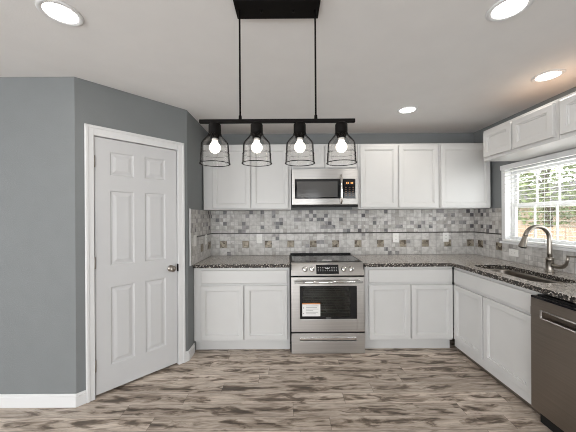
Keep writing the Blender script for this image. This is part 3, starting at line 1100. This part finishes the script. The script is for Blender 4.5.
for xx in (305.3, 312.2, 344.3, 351.6):
    b = MB(panel_frame(ar(xx), 0.5))
    b.lathe([(0.001, 0.0004), (0.029, 0.0004), (0.029, 0.004), (0.025, 0.006), (0.023, 0.026), (0.020, 0.029), (0.001, 0.029)], 28, axis='y')
    b.box(-0.003, 0.003, 0.0292, 0.034, -0.019, 0.019, 0.001)
    b.build('knob', M['chrome'], rng)
# cooktop
b = MB(fr); b.box(-0.004, RW + 0.004, -0.655, -0.088, 0.9155, 0.925, 0.003)
b.build('cooktop_frame', M['black'], rng)
b = MB(fr); b.box(0.016, RW - 0.016, -0.615, -0.098, 0.9252, 0.928, 0.001)
b.build('cooktop_glass', M['black_glass'], rng)
b = MB(fr); b.box(0.0, RW, -0.657, -0.620, 0.9252, 0.944, 0.003)
b.build('rear_vent', M['black'], rng)
ringm = simple('burner_ring_print', (0.10, 0.10, 0.10), 0.2)
for aa, bb, rr in ((0.20, -0.24, 0.105), (0.55, -0.24, 0.09), (0.20, -0.48, 0.075), (0.55, -0.48, 0.105)):
    b = MB(fr); b.lathe([(rr, 0.9281), (rr, 0.9284), (rr - 0.004, 0.9284), (rr - 0.004, 0.9281)], 40, base=(aa, bb, 0), closed=True)
    b.build('burner_ring', ringm, rng)
b = MB(fr @ Matrix.Translation((RW * 0.52, -0.17, 0)) @ Matrix.Rotation(0.3, 4, 'Z'))
b.box(-0.05, 0.05, -0.035, 0.035, 0.9286, 0.9294)
tag(b.build('leaflet', M['paper'], None, origin=(rc, 2.94, 0.9286)), 'small white paper leaflet lying on the black cooktop', 'paper')
# oven door
dz0, dz1 = zr(331.2), zr(276.3)
wa0, wa1, wz0, wz1 = ar(300), ar(356.9), zr(318.2), zr(285.4)
b = MB(fr)
t0, t1 = -0.028, 0.0
od = thing  # noqa
b.box(0.002, wa0, t0, t1, dz0, dz1, 0.004); b.box(wa1, RW - 0.002, t0, t1, dz0, dz1, 0.004)
b.box(wa0 - 0.003, wa1 + 0.003, t0, t1, dz0, wz0, 0.004); b.box(wa0 - 0.003, wa1 + 0.003, t0, t1, wz1, dz1, 0.004)
odoor = b.build('oven_door', M['steel'], rng)
ia0, ia1, iz0, iz1 = ar(303), ar(350.5), wz0 + 0.022, wz1 - 0.008
b = MB(fr)
b.box(wa0 + 0.0005, ia0, -0.02, 0.0015, wz0, wz1); b.box(ia1, wa1 - 0.0005, -0.02, 0.0015, wz0, wz1)
b.box(ia0, ia1, -0.02, 0.0015, wz0, iz0); b.box(ia0, ia1, -0.02, 0.0015, iz1, wz1)
b.build('window_border', M['black_glass'], odoor)
b = MB(fr); b.box(ia0, ia1, -0.006, 0.0010, iz0, iz1)
b.build('window_pane', M['oven_glass'], odoor)
b = MB(fr)
hz = zr(280.4)
b.tube([(0.035, 0.045, hz), (RW - 0.035, 0.045, hz)], 0.0125, 16)
for aa in (0.055, RW - 0.055):
    b.tube([(aa, 0.0005, hz), (aa, 0.040, hz)], 0.009, 12)
b.build('handle', M['chrome'], odoor)
b = MB(fr)
for q in range(8):
    aa = (wa0 + wa1) / 2 - 0.026 + q * 0.0066
    b.box(aa, aa + 0.0042, 0.0016, 0.002, wz0 + 0.008, wz0 + 0.0135)
b.build('badge', M['panel_mark'], odoor)
# paper tag stuck on the oven window
sa0, sa1, sz0, sz1 = ar(302.2), ar(320.2), zr(315.3), zr(302.0)
st_ = tag(MB(fr).build('warning_label', M['paper'], None, origin=fr @ Vector((sa0, 0.002, sz0))), 'white printed paper label stuck on the oven window', 'label') if False else None
lab = thing('paper_label', fr @ Vector(((sa0 + sa1) / 2, 0.002, sz0)), 'white printed label with orange band stuck on the oven window', 'label')
b = MB(fr); b.box(sa0, sa1, 0.0018, 0.0023, sz0, sz1)
b.build('sheet', M['paper'], lab)
b = MB(fr); b.box(sa0, sa1, 0.00235, 0.0026, sz1 - 0.014, sz1)
b.build('orange_band', M['orange'], lab)
b = MB(fr)
for k, (f0, f1) in enumerate(((0.2, 0.9), (0.2, 0.82), (0.2, 0.9), (0.2, 0.6), (0.2, 0.88), (0.2, 0.75))):
    zz = sz1 - 0.030 - k * 0.016
    b.box(sa0 + f0 * (sa1 - sa0), sa0 + f1 * (sa1 - sa0), 0.00235, 0.0026, zz - 0.002, zz + 0.002)
for zz in (sz0 + 0.03, sz0 + 0.085):
    b.box(sa0 + 0.008, sa0 + 0.018, 0.00235, 0.0026, zz - 0.005, zz + 0.005)
b.build('print', M['grey_print'], lab)
# storage drawer
b = MB(fr)
qz0, qz1 = 0.008, zr(332.6)
la0, la1, lz0, lz1 = ar(299.6), ar(356.3), zr(340.3), zr(336.6)
b.box(0.002, RW - 0.002, t0, 0, qz0, lz0, 0.003); b.box(0.002, RW - 0.002, t0, 0, lz1, qz1, 0.003)
b.box(0.002, la0, t0, 0, lz0 - 0.004, lz1 + 0.004); b.box(la1, RW - 0.002, t0, 0, lz0 - 0.004, lz1 + 0.004)
b.box(la0, la1, t0, -0.022, lz0 - 0.002, lz1 + 0.002)
dr = b.build('drawer', M['steel'], rng)
b = MB(fr); b.box(la0 + 0.001, la1 - 0.001, -0.0215, -0.018, lz0 + 0.001, lz1 - 0.001)
tag(b.build('handle_recess', M['black'], dr), 'dark recess behind the drawer handle')
b = MB(fr); b.box(la0 + 0.002, la1 - 0.002, -0.004, 0.016, lz0 + 0.014, lz1 + 0.006, 0.006)
b.build('drawer_handle', M['chrome'], dr)

# ------------------------------------------------------------------ microwave
MX0, MX1, MYF = 0.046, 0.795, 3.075
mw = thing('microwave', ((MX0 + MX1) / 2, 3.25, 1.51), 'stainless over-the-range microwave under the short cabinet', 'microwave')
fr = frame((MX0, MYF, 0), (1, 0, 0), (0, -1, 0))
MW = MX1 - MX0
am = lambda x: (x + 0.2 - 288) * MYF / 272 - MX0
zm_ = lambda y: 1.40 - (y + 0.25 - 216) * MYF / 272
mz0, mz1 = zm_(206.3), 1.943
b = MB(fr); b.box(0.001, MW - 0.001, -(YB - MYF) + 0.012, -0.03, mz0 + 0.01, mz1 - 0.002, 0.003)
b.build('body', M['black'], mw)
b = MB(fr)
b.box(0.0, MW, -0.03, 0.0, zm_(178.2), mz1 - 0.002, 0.003)
b.box(0.0, MW, -0.03, 0.0, zm_(203.8), zm_(197.6), 0.003)
b.box(0.0, am(294.8), -0.03, 0.0, zm_(197.7), zm_(178.1)); b.box(am(355.4), MW, -0.03, 0.0, zm_(197.7), zm_(178.1))
b.build('front_frame', M['steel'], mw)
b = MB(fr)
wa, wb, wc, wd = am(294.9), am(341.5), zm_(197.6), zm_(178.3)
b.box(wa, wb, -0.028, 0.002, wc + 0.0006, wc + 0.014, 0.001); b.box(wa, wb, -0.028, 0.002, wd - 0.026, wd - 0.0006, 0.001)
b.box(wa, wa + 0.022, -0.028, 0.002, wc + 0.014, wd - 0.026); b.box(wb - 0.045, wb, -0.028, 0.002, wc + 0.014, wd - 0.026)
mdoor = b.build('door', M['black_glass'], mw)
b = MB(fr); b.box(wa + 0.022, wb - 0.045, -0.026, 0.0012, wc + 0.014, wd - 0.026)
b.build('door_window', simple('grey_door_screen', (0.085, 0.082, 0.08), 0.12, vary=0.05, scale=200), mdoor)
b = MB(fr)
ha = am(340.9)
hp = []
for q in range(13):
    t = q / 12
    zz = zm_(203.0) + t * (zm_(174.3) - zm_(203.0))
    hp.append((ha, 0.012 + 0.034 * math.sin(PI * t) ** 0.7, zz))
b.tube(hp, [0.009] + [0.0145] * 11 + [0.009], 14)
for q in (0, 12):
    b.tube([(ha, 0.003, hp[q][2] + (0.012 if q == 0 else -0.012)), (ha, 0.02, hp[q][2] + (0.012 if q == 0 else -0.012))], 0.008, 10)
b.build('handle', M['chrome'], mdoor)
b = MB(fr); b.box(am(343.6), am(355.3), -0.028, 0.002, zm_(197.5), zm_(178.3), 0.001)
b.build('control_panel', M['black_glass'], mw)
kpm = simple('brown_keypad_print', (0.22, 0.13, 0.075), 0.5)
c0 = am(344.8); c1 = am(354.2)
for row in range(5):
    for q in range(3):
        aa = c0 + 0.012 + q * (c1 - c0 - 0.024) / 2
        zz = zm_(186.6) - row * 0.0225
        b = MB(fr)
        b.box(aa - 0.010, aa + 0.010, 0.0021, 0.0026, zz - 0.003, zz + 0.003)
        b.build('key', kpm, mw)
for q in (0, 1, 3, 4):
    aa = (c0 + c1) / 2 - 0.036 + q * 0.0165
    b = MB(fr); b.box(aa, aa + 0.010, 0.0021, 0.0026, zm_(183.2), zm_(181.4))
    b.build('clock_digit', M['display'], mw)
b = MB(fr)
b.box(0.002, MW - 0.002, -0.03, -0.004, mz0, zm_(204.0), 0.002)
for q in range(24):
    aa = 0.03 + q * (MW - 0.06) / 23
    b.box(aa - 0.009, aa + 0.009, -0.0042, -0.0015, mz0 + 0.004, mz0 + 0.007)
b.build('vent_grille', M['black'], mw)
# ------------------------------------------------------------------ dishwasher
DWX, DY0, DY1 = 1.640, 1.845, 1.212
dwr = thing('dishwasher', (2.0, 1.5, 0), 'brushed stainless dishwasher beside the sink cabinet', 'dishwasher')
fr = frame((DWX, DY0, 0), (0, -1, 0), (-1, 0, 0))
DWW = DY0 - DY1
b = MB(fr); b.box(0.004, DWW - 0.004, -0.62, -0.06, 0.02, 0.86)
b.box(0.004, DWW - 0.004, -0.06, -0.045, 0.835, 0.868)
b.build('tub', M['black'], dwr)
b = MB(fr)
pz0, pz1 = 0.735, 0.778     # pocket handle
b.box(0, DWW, -0.055, 0, 0.105, pz0, 0.004); b.box(0, DWW, -0.055, 0, pz1, 0.848, 0.004)
b.box(0, 0.085, -0.055, -0.0002, pz0 - 0.006, pz1 + 0.006); b.box(DWW - 0.085, DWW, -0.055, -0.0002, pz0 - 0.006, pz1 + 0.006)
b.box(0.085, DWW - 0.085, -0.055, -0.04, pz0 - 0.004, pz1 + 0.004)
dd = b.build('door', M['dark_steel'], dwr)
b = MB(fr)
ha0, ha1 = 0.075, DWW - 0.075
b.box(ha0, ha1, 0.0002, 0.007, pz1 - 0.002, pz1 + 0.008, 0.002); b.box(ha0, ha1, 0.0002, 0.007, pz0 - 0.008, pz0 + 0.002, 0.002)
b.box(ha0, ha0 + 0.010, 0.0002, 0.007, pz0, pz1, 0.002); b.box(ha1 - 0.010, ha1, 0.0002, 0.007, pz0, pz1, 0.002)
b.build('handle_rim', M['chrome'], dd)
b = MB(fr); b.box(0.001, DWW - 0.001, -0.050, -0.002, 0.8482, 0.862, 0.002)
b.build('control_strip', M['black_glass'], dwr)
b = MB(fr); b.box(0.002, DWW - 0.002, -0.10, -0.062, 0.0005, 0.104)
b.build('kick_plate', M['black'], dwr)

# ------------------------------------------------------------------ pendant fixture
PYD = 1.36
pxx = lambda x: (x + 0.7 - 288) * PYD / 272
def pz(y, x=288):
    return 1.40 - (y + 0.0065 * (x - 288) - 216.7) * PYD / 272
pc = (pxx(240.1) + pxx(315.8)) / 2
pend = thing('pendant_light', (pc, PYD, CEIL), 'black bar pendant with four clear glass shades hanging from the ceiling', 'pendant light')
b = MB(); b.box(pc - 0.209, pc + 0.209, PYD - 0.065, PYD + 0.056, CEIL - 0.022, CEIL - 0.0005, 0.002)
cn = b.build('canopy', M['black_metal'], pend)
for dx in (-0.08, 0.08):
    b = MB(); b.lathe([(0.001, CEIL - 0.030), (0.006, CEIL - 0.029), (0.006, CEIL - 0.0222)], 12, base=(pc + dx, PYD, 0))
    b.build('screw_cap', M['black_metal'], cn)
zbar = pz(121.0)
for dx in (-0.189, 0.189):
    b = MB(); b.tube([(pc + dx, PYD, zbar + 0.0095), (pc + dx, PYD, CEIL - 0.0222)], 0.0045, 12)
    b.lathe([(0.0046, zbar + 0.030), (0.0075, zbar + 0.028), (0.0085, zbar + 0.0095)], 14, base=(pc + dx, PYD, 0))
    b.build('rod', M['black_metal'], pend)
b = MB(); b.box(pxx(199.4), pxx(354.9), PYD - 0.009, PYD + 0.009, zbar - 0.009, zbar + 0.009, 0.002)
b.build('bar', M['black_metal'], pend)
for x in (214.7, 256.6, 299.6, 341.2):
    cx = pxx(x)
    B = (cx, PYD, 0)
    b = MB()
    zt = zbar - 0.0095
    b.lathe([(0.001, zt), (0.022, zt), (0.027, zt - 0.004), (0.0305, zt - 0.010), (0.0305, zt - 0.060), (0.022, zt - 0.062), (0.022, zt - 0.075), (0.001, zt - 0.075)], 28, base=B)
    sock = b.build('socket', M['black_metal'], pend)
    # bottle-shouldered shade, open below
    zs = zt - 0.0605
    zbot = pz(163.2)
    out = [(0.0335, zs + 0.006), (0.034, zs), (0.040, zs - 0.008), (0.054, zs - 0.024), (0.065, zs - 0.039), (0.068, zs - 0.052), (0.0695, zbot + 0.055), (0.0705, zbot + 0.048), (0.0730, zbot)]
    out = smooth_profile(out, 4)
    inn = [(r - 0.0022, h) for r, h in out]
    b = MB()
    b.lathe(out, 56, base=B, caps=False)
    b.lathe(inn, 56, base=B, caps=False)
    for q in (0, -1):
        b.lathe([(out[q][0], out[q][1] - 2e-5), (inn[q][0], inn[q][1] - 2e-5)], 56, base=B, caps=False)
    sh = b.build('glass_shade', M['glass'], pend)
    for zz, rr, tt in ((zbot, 0.0741, 0.0020), (zbot + 0.047, 0.0715, 0.0007)):
        b = MB()
        b.lathe([(rr + tt * math.cos(2 * PI * q / 8), zz + tt * math.sin(2 * PI * q / 8)) for q in range(8)], 48, base=B, closed=True)
        b.build('rim_ring', M['black_metal'], sh)
    # bulb
    zb = pz(147.2)
    rb = 0.028
    prof = [(0.001, zb - rb)]
    for q in range(1, 11):
        t = -PI / 2 + q * (PI * 0.80) / 10
        prof.append((rb * math.cos(t), zb + rb * math.sin(t)))
    prof += [(0.0155, zb + 0.027), (0.0135, zb + 0.034), (0.001, zb + 0.0342)]
    b = MB(); b.lathe(prof, 28, base=B)
    b.build('bulb', M['bulb'], pend)
    b = MB(); b.lathe([(0.001, zb + 0.0345), (0.0145, zb + 0.0345), (0.0145, zt - 0.0755), (0.001, zt - 0.0755)], 20, base=B)
    b.build('bulb_base', M['bulb_base'], pend)

# ------------------------------------------------------------------ recessed lights
spots = [((-1.157, 1.393), 'recessed ceiling light in front of the angled pantry door wall'),
         ((1.127, 1.379), 'large recessed ceiling light nearest the viewer, between pendant and window cabinets'),
         ((1.969, 2.053), 'recessed ceiling light in a warm glow right above the cabinets over the window'),
         ((1.191, 2.696), 'small recessed ceiling light in front of the back wall cabinets')]
proto = None
for (x, y), label in spots:
    if proto is None:
        r = thing('recessed_light', (x, y, CEIL), label, 'ceiling light', 'recessed ceiling lights')
        b = MB(Matrix.Translation((x, y, 0)))
        b.lathe([(0.097, CEIL - 0.0005), (0.097, CEIL - 0.003), (0.090, CEIL - 0.007), (0.074, CEIL - 0.005), (0.072, CEIL - 0.0005)], 40, closed=True)
        parts = [b.build('trim_ring', M['trim'], r)]
        b = MB(Matrix.Translation((x, y, 0)))
        b.lathe([(0.001, CEIL - 0.0045), (0.060, CEIL - 0.0045), (0.0715, CEIL - 0.003), (0.0715, CEIL - 0.0006), (0.001, CEIL - 0.0006)], 40)
        parts.append(b.build('lens', M['lens'], r))
        proto = r
    else:
        r = proto.copy(); C.objects.link(r); r.location = (x, y, CEIL); r['label'] = label
        for ch in parts:
            c = ch.copy(); C.objects.link(c); c.parent = r
    d = bpy.data.lights.new('downlight', 'AREA')
    d.shape = 'DISK'; d.size = 0.13; d.energy = DOWNLIGHT_W; d.color = (1.0, 0.93, 0.84)
    o = bpy.data.objects.new('downlight', d)
    o.location = (x, y, CEIL - 0.009)
    C.objects.link(o)

# ------------------------------------------------------------------ outside the window
b = MB(); b.box(XR + T + 0.3, 30, -10, 30, -0.4, -0.3)
struct(b.build('ground', M['ground']), 'dry lawn outside the window', 'ground')
fn = thing('wooden_fence', (6.2, 6.0, -0.3), 'tan board fence seen through the blind slats', 'fence')
random.seed(11)
ws = []
yy = 2.6
k = 0
while yy < 11.5:
    w = 0.138
    b = MB(); h = 1.12 + random.uniform(-0.01, 0.01)
    b.box(6.2 - 0.01, 6.2 + 0.01, yy, yy + w, -0.29, h, 0.003)
    b.build('board', M['fence'], fn)
    yy += 0.145
b = MB()
for zz in (-0.1, 0.4, 0.9):
    b.box(6.2101, 6.25, 2.6, 11.5, zz, zz + 0.085)
b.build('rails', M['fence'], fn)
hs = thing('neighbour_house', (12.0, 10.0, -0.3), 'low tan house with dark roof beyond the fence', 'house')
b = MB(); b.box(11.0, 16.0, 6.5, 22.0, -0.3, 1.9)
b.build('walls', M['siding'], hs)
b = MB()
b.add([(10.6, 6.1, 1.9), (16.4, 6.1, 1.9), (16.4, 22.4, 1.9), (10.6, 22.4, 1.9), (13.5, 6.1, 3.0), (13.5, 22.4, 3.0)],
      [(0, 1, 2, 3), (0, 3, 5, 4), (1, 4, 5, 2), (0, 4, 1), (3, 2, 5)])
b.build('roof', M['roof'], hs)


def tree(x, y, h, r, label, seed):
    rnd = random.Random(seed)
    t = thing('leafy_tree', (x, y, -0.3), label, 'tree', 'trees beyond the fence')
    b = MB()
    b.tube([(x, y, -0.3), (x + 0.05, y, h * 0.3), (x - 0.04, y + 0.08, h * 0.65)], [0.13, 0.10, 0.05], 10)
    for q in range(6):
        a = q * 1.05
        z = h * (0.3 + 0.06 * q)
        b.tube([(x, y, z), (x + math.cos(a) * r * 0.35, y + math.sin(a) * r * 0.35, z + 0.4), (x + math.cos(a) * r * 0.8, y + math.sin(a) * r * 0.8, z + 0.7)], [0.045, 0.03, 0.01], 6)
    b.build('trunk', M['bark'], t)
    b = MB()
    for q in range(3600):
        while True:
            p = Vector((rnd.uniform(-1, 1), rnd.uniform(-1, 1), rnd.uniform(-1, 1)))
            if 0.25 < p.length < 1:
                break
        c = Vector((x + p.x * r, y + p.y * r, h * 0.62 + p.z * h * 0.42))
        u = Vector((rnd.gauss(0, 1), rnd.gauss(0, 1), rnd.gauss(0, 1))).normalized()
        v = u.orthogonal().normalized()
        s = rnd.uniform(0.05, 0.11)
        b.add([c - u * s, c + v * s * 0.5, c + u * s, c - v * s * 0.5], [(0, 1, 2, 3)])
    b.build('leaves', M['leaf'], t, recalc=False)


tree(7.8, 5.6, 4.2, 1.2, 'bushy green tree over the fence, seen at the near end of the window', 1)
tree(7.8, 8.2, 4.6, 1.25, 'bushy green tree over the fence, seen at mid window', 2)
tree(7.9, 10.9, 4.4, 1.3, 'bushy green tree over the fence, seen at the far end of the window', 3)
